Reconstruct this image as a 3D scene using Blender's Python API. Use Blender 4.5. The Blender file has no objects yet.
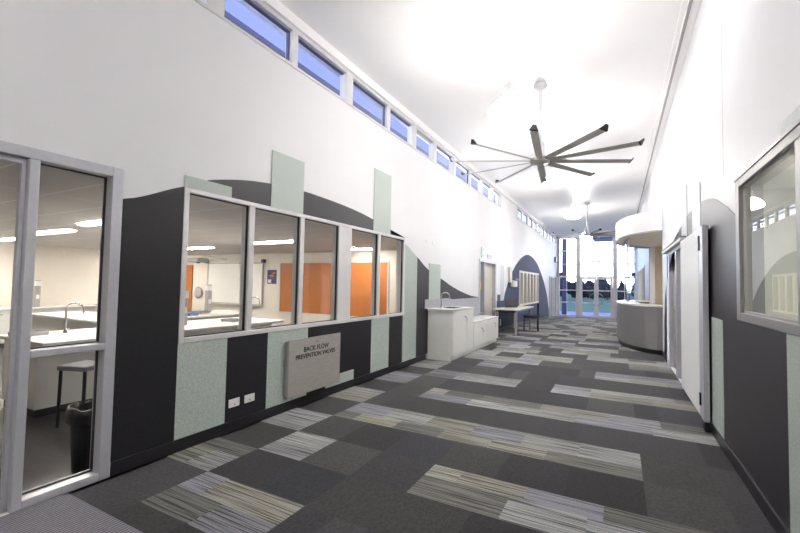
import bpy, bmesh, math, random
from mathutils import Vector, Matrix
random.seed(7)
C = bpy.context.scene.collection
PI = math.pi
XL, XR = -3.165, 0.814          # corridor faces of the long walls
YN, YE = -3.2, 25.3             # back end and glazed end
ZF = -0.25                      # floor level of the laboratory
def fz(y):                      # corridor floor falls gently towards the far doors
    return 0.0 if y < 14 else -0.3*(min(y, YE)-14)/(YE-14)
def cz(x):                      # ceiling rises from the window side to the right-hand wall
    return 4.32+0.40*(x-XL)/(XR-XL)

# ------------------------------------------------------------------ materials
def new_mat(name):
    m = bpy.data.materials.new(name); m.use_nodes = True
    nt = m.node_tree; b = nt.nodes['Principled BSDF']
    return m, nt, b
def mat(name, col, rough=.5, metal=0, bump=0, bscale=200, var=0, vscale=8, spec=.5, stretch=None, coat=0):
    m, nt, b = new_mat(name)
    b.inputs['Base Color'].default_value = (*col, 1)
    b.inputs['Roughness'].default_value = rough
    b.inputs['Metallic'].default_value = metal
    b.inputs['Specular IOR Level'].default_value = spec
    b.inputs['Coat Weight'].default_value = coat
    tc = nt.nodes.new('ShaderNodeTexCoord'); mp = nt.nodes.new('ShaderNodeMapping')
    nt.links.new(tc.outputs['Object'], mp.inputs['Vector'])
    if stretch: mp.inputs['Scale'].default_value = stretch
    if var:
        n = nt.nodes.new('ShaderNodeTexNoise'); n.inputs['Scale'].default_value = vscale; n.inputs['Detail'].default_value = 4
        nt.links.new(mp.outputs[0], n.inputs['Vector'])
        r = nt.nodes.new('ShaderNodeMapRange'); r.inputs['From Min'].default_value = .3; r.inputs['From Max'].default_value = .7
        r.inputs['To Min'].default_value = 1-var; r.inputs['To Max'].default_value = 1+var
        nt.links.new(n.outputs['Fac'], r.inputs['Value'])
        mx = nt.nodes.new('ShaderNodeVectorMath'); mx.operation = 'SCALE'; mx.inputs[0].default_value = col
        nt.links.new(r.outputs[0], mx.inputs['Scale']); nt.links.new(mx.outputs[0], b.inputs['Base Color'])
    if bump:
        n2 = nt.nodes.new('ShaderNodeTexNoise'); n2.inputs['Scale'].default_value = bscale
        nt.links.new(mp.outputs[0], n2.inputs['Vector'])
        bp = nt.nodes.new('ShaderNodeBump'); bp.inputs['Strength'].default_value = bump; bp.inputs['Distance'].default_value = .002
        nt.links.new(n2.outputs['Fac'], bp.inputs['Height']); nt.links.new(bp.outputs[0], b.inputs['Normal'])
    return m
def emis(name, col, s, base=(.9, .9, .9)):
    m, nt, b = new_mat(name)
    b.inputs['Base Color'].default_value = (*base, 1)
    b.inputs['Emission Color'].default_value = (*col, 1); b.inputs['Emission Strength'].default_value = s
    return m
def glass(name, tint=(1, 1, 1), ior=1.5, rough=0.0):
    m = bpy.data.materials.new(name); m.use_nodes = True; nt = m.node_tree
    for n in list(nt.nodes): nt.nodes.remove(n)
    out = nt.nodes.new('ShaderNodeOutputMaterial'); mix = nt.nodes.new('ShaderNodeMixShader')
    tr = nt.nodes.new('ShaderNodeBsdfTransparent'); gl = nt.nodes.new('ShaderNodeBsdfGlossy'); fr = nt.nodes.new('ShaderNodeFresnel')
    tr.inputs['Color'].default_value = (*tint, 1); gl.inputs['Roughness'].default_value = rough
    fr.inputs['IOR'].default_value = ior
    geo = nt.nodes.new('ShaderNodeNewGeometry')
    vt = nt.nodes.new('ShaderNodeMath'); vt.operation = 'MULTIPLY'
    # fresnel only on the face that is entered, so a pane reflects once
    inv = nt.nodes.new('ShaderNodeMath'); inv.operation = 'SUBTRACT'; inv.inputs[0].default_value = 1
    nt.links.new(geo.outputs['Backfacing'], inv.inputs[1])
    nt.links.new(fr.outputs[0], vt.inputs[0]); nt.links.new(inv.outputs[0], vt.inputs[1])
    nt.links.new(vt.outputs[0], mix.inputs[0]); nt.links.new(tr.outputs[0], mix.inputs[1]); nt.links.new(gl.outputs[0], mix.inputs[2])
    nt.links.new(mix.outputs[0], out.inputs[0])
    return m
M = {}
M['wall'] = mat('white_paint', (.82, .815, .83), .5, bump=.05, bscale=60, var=.015, vscale=2)
M['ceil'] = mat('ceiling_paint', (.95, .94, .935), .35, var=.015, vscale=1)
M['dark'] = mat('charcoal_panel', (.011, .010, .013), .42, bump=.25, bscale=250, var=.35, vscale=90)
M['plum'] = mat('charcoal_laminate', (.020, .016, .022), .42, var=.12, vscale=6, spec=.5)
M['green'] = mat('pale_green_board', (.47, .54, .495), .45, var=.22, vscale=110, bump=.1)
M['pale'] = mat('pale_grey_strip', (.55, .60, .60), .4, var=.06, vscale=40)
M['blue'] = mat('charcoal_twilight_tint', (.06, .075, .15), .65, var=.06, vscale=6, spec=.15)  # charcoal boards; the blue of the twilight is painted into the colour
M['skirt'] = mat('black_skirting', (.018, .017, .020), .28, var=.1)
M['alu'] = mat('satin_aluminium', (.56, .56, .60), .38, metal=.35, var=.03, vscale=30)
M['alu2'] = mat('pale_aluminium', (.72, .71, .71), .4, metal=.15, var=.03)
M['alud'] = mat('grey_aluminium', (.40, .39, .39), .38, metal=.4, var=.04)
M['seal'] = mat('black_seal', (.02, .02, .022), .5)
M['cream'] = mat('cream_frame', (.66, .62, .55), .45, var=.03)
M['creamwall'] = mat('cream_wall', (.80, .73, .62), .5, var=.02)
M['bench'] = mat('white_benchtop', (.83, .83, .81), .25, var=.02)
M['cab'] = mat('white_cabinet', (.86, .86, .82), .35, var=.02)
M['labcab'] = mat('warm_grey_cabinet', (.74, .72, .68), .4, var=.02)
M['splash'] = mat('grey_splashback', (.40, .40, .44), .35, var=.04)
M['steel'] = mat('brushed_steel', (.50, .47, .44), .36, metal=.4, var=.10, vscale=10, stretch=(1, 1, 14))
M['chrome'] = mat('chrome', (.62, .62, .64), .15, metal=1, var=.02)
M['black'] = mat('black_plastic', (.015, .015, .017), .3, var=.1)
M['fabric'] = mat('black_seat_fabric', (.02, .02, .025), .8, bump=.3, var=.1)
M['fan'] = mat('fan_aluminium', (.46, .45, .42), .42, metal=.2, var=.04)
M['fanrod'] = mat('fan_white_enamel', (.62, .62, .65), .35, var=.03)
M['lam'] = mat('grey_laminate_front', (.27, .26, .265), .32, metal=.25, var=.04, vscale=3)
M['orange'] = mat('orange_board', (.46, .15, .03), .4, var=.06, vscale=3)
M['labwall'] = mat('lab_warm_wall', (.80, .75, .68), .5, var=.02)
M['labceil'] = mat('lab_ceiling_tile', (.60, .57, .54), .6, bump=.1, var=.03)
M['labfloor'] = mat('dark_vinyl', (.050, .043, .045), .35, var=.25, vscale=3, stretch=(1, 6, 1))
M['white'] = mat('white_plastic', (.85, .85, .84), .35, var=.01)
M['board'] = mat('whiteboard', (.86, .85, .82), .25, var=.01)
M['grey'] = mat('grey_plastic', (.22, .22, .24), .4, var=.05)
M['laptop'] = mat('laptop_shell', (.10, .10, .11), .4, var=.05)
M['doorwhite'] = mat('white_door_paint', (.80, .81, .80), .55, var=.01)
M['alur'] = mat('warm_grey_aluminium', (.30, .29, .285), .4, metal=.15, var=.03)
M['officewall'] = mat('office_wall', (.70, .70, .66), .5, var=.02)
M['green_exit'] = emis('exit_sign_green', (.05, .55, .25), .8, (.05, .4, .2))
M['sign_lilac'] = mat('lilac_sign', (.55, .53, .72), .4, var=.02)
M['pink'] = mat('pink_paper', (.75, .25, .38), .6, var=.05)
M['yellow'] = mat('yellow_paper', (.85, .58, .05), .6, var=.05)
M['bluep'] = mat('blue_paper', (.10, .20, .48), .6, var=.05)
M['poster'] = mat('navy_poster', (.06, .07, .20), .5, var=.6, vscale=5)
M['posterart'] = mat('poster_orange_shape', (.70, .22, .08), .5, var=.2)
M['lamp'] = emis('opal_lamp', (1.0, .96, .93), 27)
M['troffer'] = emis('troffer_diffuser', (1, .93, .84), 42)
M['down'] = emis('added_downlight_diffuser', (1, .92, .82), 60)
M['glass'] = glass('clear_glass', (.97, .98, .98), 1.45)
M['glassr'] = glass('office_glass', (.90, .93, .91), 1.9)
M['glassb'] = glass('blue_tinted_glass', (.80, .86, .97), 1.45)
M['grass'] = mat('field_grass', (.10, .22, .10), .9, var=.15, vscale=1)
M['path'] = mat('pale_paving', (.34, .38, .55), .8, var=.06, vscale=2)
M['tree'] = mat('tree_foliage', (.008, .014, .020), .9, bump=1, bscale=3, var=.5, vscale=2)
M['trunk'] = mat('tree_bark', (.10, .08, .07), .9, var=.2)
M['post'] = mat('dark_blue_steel', (.06, .07, .16), .5, var=.1)
M['shade'] = mat('roof_blue_grey', (.10, .11, .19), .5, var=.05)
M['letters'] = mat('black_lettering', (.02, .02, .02), .5)
M['redbox'] = mat('dark_sensor', (.08, .04, .05), .5)

def carpet(name, light):
    m, nt, b = new_mat(name)
    b.inputs['Roughness'].default_value = .95; b.inputs['Specular IOR Level'].default_value = .15; b.inputs['Sheen Weight'].default_value = .20; b.inputs['Sheen Roughness'].default_value = .45
    g = nt.nodes.new('ShaderNodeNewGeometry'); at = nt.nodes.new('ShaderNodeAttribute'); at.attribute_name = 'tint'
    mp = nt.nodes.new('ShaderNodeMapping'); nt.links.new(g.outputs['Position'], mp.inputs['Vector'])
    mp.inputs['Scale'].default_value = (1.8, 95, 0) if light else (60, 40, 0)
    # shift the pattern per tile
    ad = nt.nodes.new('ShaderNodeVectorMath'); ad.operation = 'ADD'
    sc = nt.nodes.new('ShaderNodeVectorMath'); sc.operation = 'SCALE'; sc.inputs['Scale'].default_value = 97
    nt.links.new(at.outputs['Vector'], sc.inputs[0]); nt.links.new(mp.outputs[0], ad.inputs[0]); nt.links.new(sc.outputs[0], ad.inputs[1])
    n = nt.nodes.new('ShaderNodeTexNoise'); n.inputs['Scale'].default_value = 1; n.inputs['Detail'].default_value = 2
    nt.links.new(ad.outputs[0], n.inputs['Vector'])
    r = nt.nodes.new('ShaderNodeMapRange'); nt.links.new(n.outputs['Fac'], r.inputs['Value'])
    if light:
        r.inputs['From Min'].default_value = .36; r.inputs['From Max'].default_value = .56
        r.inputs['To Min'].default_value = .20; r.inputs['To Max'].default_value = 1.10
    else:
        r.inputs['From Min'].default_value = .3; r.inputs['From Max'].default_value = .7
        r.inputs['To Min'].default_value = .7; r.inputs['To Max'].default_value = 1.3
    mu = nt.nodes.new('ShaderNodeVectorMath'); mu.operation = 'SCALE'
    nt.links.new(at.outputs['Color'], mu.inputs[0]); nt.links.new(r.outputs[0], mu.inputs['Scale'])
    # loop pile speckle
    n3 = nt.nodes.new('ShaderNodeTexNoise'); n3.inputs['Scale'].default_value = 160; nt.links.new(g.outputs['Position'], n3.inputs['Vector'])
    r3 = nt.nodes.new('ShaderNodeMapRange'); r3.inputs['From Min'].default_value = .3; r3.inputs['From Max'].default_value = .7
    r3.inputs['To Min'].default_value = .7; r3.inputs['To Max'].default_value = 1.3; nt.links.new(n3.outputs['Fac'], r3.inputs['Value'])
    m2 = nt.nodes.new('ShaderNodeVectorMath'); m2.operation = 'SCALE'
    nt.links.new(mu.outputs[0], m2.inputs[0]); nt.links.new(r3.outputs[0], m2.inputs['Scale'])
    nt.links.new(m2.outputs[0], b.inputs['Base Color'])
    bp = nt.nodes.new('ShaderNodeBump'); bp.inputs['Strength'].default_value = .4; bp.inputs['Distance'].default_value = .004
    nt.links.new(n3.outputs['Fac'], bp.inputs['Height']); nt.links.new(bp.outputs[0], b.inputs['Normal'])
    return m
M['carpet_dark'] = carpet('carpet_dark_tile', False)
M['carpet_light'] = carpet('carpet_striped_plank', True)
def ribmat():
    m, nt, b = new_mat('ribbed_matting'); b.inputs['Roughness'].default_value = .9
    g = nt.nodes.new('ShaderNodeNewGeometry')
    w = nt.nodes.new('ShaderNodeTexWave'); w.bands_direction = 'X'; w.inputs['Scale'].default_value = 14; w.inputs['Distortion'].default_value = .3
    mp = nt.nodes.new('ShaderNodeMapping'); mp.inputs['Rotation'].default_value = (0, 0, 0)
    nt.links.new(g.outputs['Position'], mp.inputs['Vector']); nt.links.new(mp.outputs[0], w.inputs['Vector'])
    n = nt.nodes.new('ShaderNodeTexNoise'); n.inputs['Scale'].default_value = 70; nt.links.new(g.outputs['Position'], n.inputs['Vector'])
    cr = nt.nodes.new('ShaderNodeValToRGB'); cr.color_ramp.elements[0].color = (.11, .105, .12, 1); cr.color_ramp.elements[1].color = (.34, .33, .37, 1)
    ma = nt.nodes.new('ShaderNodeMath'); ma.operation = 'MULTIPLY'
    nt.links.new(w.outputs['Fac'], ma.inputs[0]); 
    r3 = nt.nodes.new('ShaderNodeMapRange'); r3.inputs['To Min'].default_value = .4; r3.inputs['To Max'].default_value = 1.4; nt.links.new(n.outputs['Fac'], r3.inputs['Value'])
    nt.links.new(r3.outputs[0], ma.inputs[1]); nt.links.new(ma.outputs[0], cr.inputs[0]); nt.links.new(cr.outputs[0], b.inputs['Base Color'])
    return m
M['rib'] = ribmat()
def labceil():
    m, nt, b = new_mat('lab_ceiling_grid'); b.inputs['Roughness'].default_value = .6
    g = nt.nodes.new('ShaderNodeNewGeometry'); br = nt.nodes.new('ShaderNodeTexBrick')
    br.offset = 0; br.inputs['Scale'].default_value = 1; br.inputs['Brick Width'].default_value = 1.2; br.inputs['Row Height'].default_value = .6
    br.inputs['Mortar Size'].default_value = .012
    br.inputs['Color1'].default_value = (.55, .52, .50, 1); br.inputs['Color2'].default_value = (.52, .49, .475, 1); br.inputs['Mortar'].default_value = (.72, .69, .66, 1)
    nt.links.new(g.outputs['Position'], br.inputs['Vector']); nt.links.new(br.outputs['Color'], b.inputs['Base Color'])
    return m
M['labceil'] = labceil()

# ------------------------------------------------------------------ mesh helpers
class MB:
    def __init__(s): s.v = []; s.f = []; s.sm = []
    def add(s, vs, fs, smooth=False):
        o = len(s.v); s.v += [tuple(v) for v in vs]; s.f += [tuple(i+o for i in f) for f in fs]; s.sm += [smooth]*len(fs); return s
    def box(s, a, b):
        x0, x1 = sorted((a[0], b[0])); y0, y1 = sorted((a[1], b[1])); z0, z1 = sorted((a[2], b[2]))
        return s.add([(x0,y0,z0),(x1,y0,z0),(x1,y1,z0),(x0,y1,z0),(x0,y0,z1),(x1,y0,z1),(x1,y1,z1),(x0,y1,z1)],
            [(0,3,2,1),(4,5,6,7),(0,1,5,4),(1,2,6,5),(2,3,7,6),(3,0,4,7)])
    def prism(s, pts, axis, a, b):      # pts 2D, extruded along axis from a to b
        n = len(pts)
        def mk(p, t): return (t, p[0], p[1]) if axis == 0 else ((p[0], t, p[1]) if axis == 1 else (p[0], p[1], t))
        vs = [mk(p, a) for p in pts]+[mk(p, b) for p in pts]
        fs = [tuple(range(n)), tuple(range(2*n-1, n-1, -1))]+[(i, i+n, (i+1) % n+n, (i+1) % n) for i in range(n)]
        return s.add(vs, fs)
    def tube(s, pts, r, seg=10, caps=True):
        pts = [Vector(p) for p in pts]; rings = []; n = len(pts)
        rs = r if isinstance(r, (list, tuple)) else [r]*n
        ref = None
        for i, p in enumerate(pts):
            t = (pts[min(i+1, n-1)]-pts[max(i-1, 0)]).normalized()
            if ref is None: ref = Vector((0, 0, 1)) if abs(t.z) < .9 else Vector((1, 0, 0))
            u = (ref-t*ref.dot(t)).normalized(); w = t.cross(u); ref = u
            rings.append([p+(u*math.cos(2*PI*k/seg)+w*math.sin(2*PI*k/seg))*rs[i] for k in range(seg)])
        vs = [v for R in rings for v in R]; fs = []
        for i in range(n-1):
            for k in range(seg):
                fs.append((i*seg+k, i*seg+(k+1) % seg, (i+1)*seg+(k+1) % seg, (i+1)*seg+k))
        s.add(vs, fs, True)
        if caps:
            s.add(rings[0], [tuple(range(seg-1, -1, -1))]); s.add(rings[-1], [tuple(range(seg))])
        return s
    def lathe(s, prof, c=(0, 0, 0), seg=28, smooth=True, cap=True):   # prof list of (r, z)
        vs = [(c[0]+r*math.cos(2*PI*k/seg), c[1]+r*math.sin(2*PI*k/seg), c[2]+z) for r, z in prof for k in range(seg)]; fs = []
        for i in range(len(prof)-1):
            for k in range(seg): fs.append((i*seg+k, i*seg+(k+1) % seg, (i+1)*seg+(k+1) % seg, (i+1)*seg+k))
        s.add(vs, fs, smooth)
        if cap:
            n = len(prof)
            s.add(vs[:seg], [tuple(range(seg-1, -1, -1))]); s.add(vs[(n-1)*seg:], [tuple(range(seg))])
        return s
    def build(s, name, m, parent=None, bevel=0, loc=None):
        me = bpy.data.meshes.new(name); me.from_pydata(s.v, [], s.f); me.validate()
        o = bpy.data.objects.new(name, me); C.objects.link(o); me.materials.append(M[m] if isinstance(m, str) else m)
        for p, q in zip(me.polygons, s.sm): p.use_smooth = q
        bm = bmesh.new(); bm.from_mesh(me); bmesh.ops.recalc_face_normals(bm, faces=bm.faces); bm.to_mesh(me); bm.free()
        if bevel:
            b = o.modifiers.new('bevel', 'BEVEL'); b.width = bevel; b.segments = 2; b.limit_method = 'ANGLE'; b.angle_limit = math.radians(50)
        if parent: o.parent = parent
        if loc: o.location = loc
        return o
def tag(o, label=None, cat=None, group=None, kind=None):
    if label: o['label'] = label
    if cat: o['category'] = cat
    if group: o['group'] = group
    if kind: o['kind'] = kind
    return o
def empty(name, loc=(0, 0, 0), rz=0):
    o = bpy.data.objects.new(name, None); C.objects.link(o); o.location = loc; o.rotation_euler = (0, 0, rz); o.empty_display_size = .1
    return o
def thing(name, label, cat, loc=(0, 0, 0), rz=0, group=None): return tag(empty(name, loc, rz), label, cat, group)
def struct(o, label=None):
    o['kind'] = 'structure'
    if label: o['label'] = label
    return o
def copy_tree(o, parent=None):
    c = o.copy(); C.objects.link(c); c.parent = parent
    for ch in [x for x in bpy.data.objects if x.parent == o]: copy_tree(ch, c)
    return c
def grid_wall(mb, x0, x1, y0, y1, z0, z1, holes, ax=0):
    """wall slab with rectangular holes, faces only where the wall meets air; ax=0: holes in (y,z), ax=1: wall runs along x"""
    ys = sorted(set([y0, y1]+[v for h in holes for v in h[:2] if y0 < v < y1])); zs = sorted(set([z0, z1]+[v for h in holes for v in h[2:] if z0 < v < z1]))
    def filled(i, j):
        if i < 0 or j < 0 or i >= len(ys)-1 or j >= len(zs)-1: return False
        cy, cz_ = (ys[i]+ys[i+1])/2, (zs[j]+zs[j+1])/2
        return not any(h[0] < cy < h[1] and h[2] < cz_ < h[3] for h in holes)
    P = (lambda t, y, z: (t, y, z)) if ax == 0 else (lambda t, y, z: (y, t, z))
    for i in range(len(ys)-1):
        for j in range(len(zs)-1):
            if not filled(i, j): continue
            a, b, c, d = ys[i], ys[i+1], zs[j], zs[j+1]
            q = [[P(x0,a,c),P(x0,b,c),P(x0,b,d),P(x0,a,d)],[P(x1,a,c),P(x1,a,d),P(x1,b,d),P(x1,b,c)]]
            if not filled(i-1, j): q.append([P(x0,a,c),P(x0,a,d),P(x1,a,d),P(x1,a,c)])
            if not filled(i+1, j): q.append([P(x0,b,c),P(x1,b,c),P(x1,b,d),P(x0,b,d)])
            if not filled(i, j-1): q.append([P(x0,a,c),P(x1,a,c),P(x1,b,c),P(x0,b,c)])
            if not filled(i, j+1): q.append([P(x0,a,d),P(x0,b,d),P(x1,b,d),P(x1,a,d)])
            for f in q: mb.add(f, [(0, 1, 2, 3)])
    return mb
def weld(o):
    bm = bmesh.new(); bm.from_mesh(o.data); bmesh.ops.remove_doubles(bm, verts=bm.verts, dist=1e-5)
    bmesh.ops.recalc_face_normals(bm, faces=bm.faces); bm.to_mesh(o.data); bm.free(); return o
def frame_x(mb, x0, x1, y0, y1, z0, z1, w, wb=None, wt=None):    # rectangular frame ring lying in a y-z plane
    wb = wb or w; wt = wt or w
    mb.box((x0,y0,z0),(x1,y0+w,z1)); mb.box((x0,y1-w,z0),(x1,y1,z1))
    mb.box((x0,y0+w,z0),(x1,y1-w,z0+wb)); mb.box((x0,y0+w,z1-wt),(x1,y1-w,z1)); return mb
def frame_y(mb, y0, y1, x0, x1, z0, z1, w, wb=None, wt=None):
    wb = wb or w; wt = wt or w
    mb.box((x0,y0,z0),(x0+w,y1,z1)); mb.box((x1-w,y0,z0),(x1,y1,z1))
    mb.box((x0+w,y0,z0),(x1-w,y1,z0+wb)); mb.box((x0+w,y0,z1-wt),(x1-w,y1,z1)); return mb

# ------------------------------------------------------------------ floor of carpet tiles
def make_floor():
    xe = [XL, -3.12, -2.65, -2.2, -1.73, -1.26, -.80, -.33, .155, .62, XR]
    ye = [YN+.5*i for i in range(9)]
    ye = [y for y in ye if y < 1.0]+[1.05, 1.54, 2.02, 2.49, 2.98, 3.5, 4.05, 4.62, 5.13, 5.75, 6.25, 6.95, 7.55, 8.1]
    while ye[-1]+.58 < YE: ye.append(ye[-1]+.58)
    ye.append(YE)
    light = [(1.54, -2.65, -1.73), (2.02, XL, -2.65), (2.49, -2.65, -2.2), (2.49, -1.26, .62), (2.98, XL, -2.65),
             (3.5, -2.65, .155), (4.05, XL, -2.65), (4.62, -2.2, XR), (5.13, XL, -2.65), (5.75, -2.65, -1.26), (5.75, -.80, XR),
             (6.25, XL, -2.65), (6.95, -2.2, -1.73), (6.95, -.33, XR), (7.55, -2.65, -1.26)]
    rnd = random.Random(11)
    for k, y in enumerate(ye):
        if y > 7.9:
            x = XL-rnd.random()*.9
            on = k % 2 == 0
            while x < XR:
                w = rnd.choice([.93, .93, 1.4] if on else [.47, .47, .93])
                if on: light.append((y, max(x, XL), min(x+w, XR)))
                x += w; on = not on
    def is_light(y, xc): return any(abs(l[0]-y) < .02 and l[1]-.01 < xc < l[2]+.01 for l in light)
    V, F, T, Mi = [], [], [], []
    def quad(x0, x1, y0, y1, tint, mi):
        o = len(V)
        V.extend([(x0, y0, fz(y0)), (x1, y0, fz(y0)), (x1, y1, fz(y1)), (x0, y1, fz(y1))]); F.append((o, o+1, o+2, o+3)); T.append(tint); Mi.append(mi)
    LT = [(.36, .365, .375), (.31, .31, .24), (.37, .37, .36), (.34, .33, .28), (.20, .195, .18), (.40, .40, .40), (.29, .29, .325)]
    DT = [(.042, .041, .046), (.052, .050, .054), (.036, .037, .046), (.060, .057, .058), (.032, .030, .032), (.045, .044, .044)]
    for j in range(len(ye)-1):
        y0, y1 = ye[j], ye[j+1]
        for i in range(len(xe)-1):
            x0, x1 = xe[i], xe[i+1]
            if x1-x0 < .03: continue
            if i == 1: x0 = XL
            parts = [(x0, x1)]
            for l in light:
                if abs(l[0]-y0) > .02: continue
                nx = []
                for a, b in parts:
                    if l[2] <= a or l[1] >= b: nx.append((a, b)); continue
                    if l[1] > a+1e-4: nx.append((a, l[1]))
                    if l[2] < b-1e-4: nx.append((l[2], b))
                parts = nx
            for x0, x1 in parts:
                n = rnd.choice([1, 1, 2]); 
                for q in range(n):
                    c = rnd.choice(DT); s = .70+.42*rnd.random()
                    quad(x0+(x1-x0)*q/n, x0+(x1-x0)*(q+1)/n, y0, y1, tuple(v*s for v in c), 0)
        # striped planks laid two deep per row, joints staggered
        runs = [(l[1], l[2]) for l in light if abs(l[0]-y0) < .02]
        for a, b in runs:
            cuts = [y0, y0+(y1-y0)*rnd.choice([.4, .5, .6]), y1]
            for q in range(2):
                x = a; first = True
                while x < b-1e-4:
                    w = rnd.choice([.235, .47, .47, .62]) if first else rnd.choice([.47, .47, .7]); first = False
                    x2 = min(x+w, b)
                    if b-x2 < .12: x2 = b
                    c = rnd.choice(LT); s = .76+.3*rnd.random()
                    quad(x, x2, cuts[q], cuts[q+1], tuple(v*s for v in c), 1); x = x2
    me = bpy.data.meshes.new('floor'); me.from_pydata(V, [], F)
    me.materials.append(M['carpet_dark']); me.materials.append(M['carpet_light'])
    at = me.color_attributes.new('tint', 'FLOAT_COLOR', 'CORNER')
    for p, t, mi in zip(me.polygons, T, Mi):
        p.material_index = mi
        for li in p.loop_indices: at.data[li].color = (*t, 1)
    o = bpy.data.objects.new('floor', me); C.objects.link(o); struct(o, 'charcoal carpet tiles with bands of striped light planks')
    sub = MB(); ys = [YN, 14, YE]
    for a, b in ((YN, 14), (14, YE)):
        sub.add([(XL-.15,a,fz(a)-.2),(XR+.15,a,fz(a)-.2),(XR+.15,b,fz(b)-.2),(XL-.15,b,fz(b)-.2),(XL-.15,a,fz(a)-.012),(XR+.15,a,fz(a)-.012),(XR+.15,b,fz(b)-.012),(XL-.15,b,fz(b)-.012)],
                [(0,3,2,1),(4,5,6,7),(0,1,5,4),(1,2,6,5),(2,3,7,6),(3,0,4,7)])
    sub.build('floor_slab', 'grey', o)
    return o
floor = make_floor()
mt = MB().box((XL+.02, -.6, .0005), (-1.3, 1.36, .009)).build('entrance_mat', 'rib')
tag(mt, 'grey ribbed entrance mat inlaid at the glazed laboratory door', 'mat')

# ------------------------------------------------------------------ left wall
ZS, ZH = 3.765, 4.21
cl_posts = [-1.1, -.1, .85, 1.65, 2.35, 3.31, 4.36, 5.40, 6.32, 7.23, 8.30, 9.39, 10.37, 11.34, 12.30]
cl_far = [14.55+i*(24.85-14.55)/10 for i in range(11)]
holesL = [(-1.4, 1.615, 0, 2.186), (2.085, 6.035, .872, 2.165), (10.17, 11.82, -.0, 2.08), (15.0, 18.95, .66, 1.955), (22.15, 24.95, -.35, 1.95),
          (cl_posts[0], cl_posts[-1], ZS, ZH), (cl_far[0], cl_far[-1], ZS, ZH)]
wl = weld(grid_wall(MB(), XL-.15, XL, YN, YE, -.45, 4.34, holesL).build('wall_left', 'wall')); struct(wl, 'long white corridor wall')
AL = [(1.62,1.975),(2.08,2.165),(2.32,2.277),(2.68,2.36),(3.04,2.405),(3.55,2.43),(4.2,2.41),(4.6,2.38),(5.0,2.33),(5.5,2.24),(6.0,2.09),(6.52,1.877),(6.98,1.68),(7.25,1.60),(7.59,1.52),(8.2,1.37),(8.78,1.25),(9.5,1.14),(10.17,1.09)]
def az(A, y):
    for (a, b), (c, d) in zip(A, A[1:]):
        if a <= y <= c: return b+(d-b)*(y-a)/(c-a)
    return A[0][1] if y < A[0][0] else A[-1][1]
def smooth_arch(A, n=6):            # catmull-rom through the outline
    out = []
    for i in range(len(A)-1):
        p0, p1, p2, p3 = A[max(i-1, 0)], A[i], A[i+1], A[min(i+2, len(A)-1)]
        for k in range(n):
            t = k/n
            out.append((p1[0]+(p2[0]-p1[0])*t, .5*(2*p1[1]+(p2[1]-p0[1])*t+(2*p0[1]-5*p1[1]+4*p2[1]-p3[1])*t*t+(3*p1[1]-p0[1]-3*p2[1]+p3[1])*t**3)))
    return out+[A[-1]]
ALs = smooth_arch(AL)
def panel(name, A, y0, y1, z0, x, th, m, parent, z0b=None):      # board whose top follows the arch
    pts = [(y0, z0), (y1, z0 if z0b is None else z0b), (y1, az(A, y1))]+[p for p in reversed(A) if y0 < p[0] < y1]+[(y0, az(A, y0))]
    return MB().prism(pts, 0, x, x+th).build(name, m, parent)
def rectp(name, y0, y1, z0, z1, x, th, m, parent, z0b=None):
    return MB().prism([(y0, z0), (y1, z0 if z0b is None else z0b), (y1, z1), (y0, z1)], 0, x, x+th).build(name, m, parent)
T = .006
panel('charcoal_board', ALs, 1.62, 2.083, .1, XL, T, 'dark', wl)
panel('charcoal_board', ALs, 2.083, 6.038, 2.166, XL, T, 'plum', wl)
for a, b, m in ((2.083,2.56,'green'),(2.56,3.05,'dark'),(3.05,3.66,'green'),(3.66,5.03,'dark'),(5.03,5.55,'green'),(5.55,6.0,'dark')):
    rectp('pale_green_board' if m == 'green' else 'charcoal_board', a, b, .1, .871, XL, T, m, wl)
rectp('pale_green_board', 4.0, 4.6, .1, .23, XL+T, .004, 'green', wl)
panel('pale_green_board', ALs, 6.038, 6.52, .1, XL, T, 'green', wl); rectp('pale_green_board', 6.0, 6.038, .1, .871, XL, T, 'green', wl)
panel('charcoal_board', ALs, 6.52, 7.04, .1, XL, T, 'plum', wl)
rectp('pale_green_board', 7.04, 7.6, .9, 1.79, XL, T+.002, 'green', wl)
panel('charcoal_board', ALs, 7.6, 10.165, .9, XL, T, 'plum', wl)
rectp('pale_green_board', 2.083, 2.545, 2.166, 2.262, XL+T, .005, 'green', wl)
rectp('pale_green_board', 3.03, 3.515, 2.166, 2.76, XL+T, .005, 'green', wl)
rectp('pale_green_board', 5.02, 5.525, 2.166, 3.09, XL+T, .005, 'green', wl)
rectp('splashback', 6.86, 8.19, .94, 1.11, XL+.008, .008, 'splash', wl); rectp('splashback', 8.19, 10.16, .6, 1.08, XL+.008, .008, 'splash', wl)
# charcoal arch round the far windows, blue twilight painted into its colour
AB = [(12.72,.9),(12.9,1.15),(13.5,1.65),(14.4,2.1),(15.3,2.42),(16.4,2.62),(17.4,2.60),(18.6,2.40),(19.8,1.95),(20.8,1.45),(21.6,.85),(22.12,.2)]
ABs = smooth_arch(AB)
def fp(y0, y1): return dict(z0=fz(y0)+.1, z0b=fz(y1)+.1)
pts = [(12.72, .1), (14, .1), (22.12, fz(22.12)+.1)]+[p for p in reversed(ABs)]
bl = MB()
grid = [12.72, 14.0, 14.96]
def tinted_piece(y0, y1, zlo, zhi=None):
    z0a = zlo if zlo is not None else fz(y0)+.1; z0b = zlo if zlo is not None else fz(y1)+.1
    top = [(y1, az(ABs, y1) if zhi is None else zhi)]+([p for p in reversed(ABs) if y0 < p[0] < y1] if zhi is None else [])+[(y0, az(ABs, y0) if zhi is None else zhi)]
    bl.prism([(y0, z0a), (y1, z0b)]+top, 0, XL, XL+T)
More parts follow.
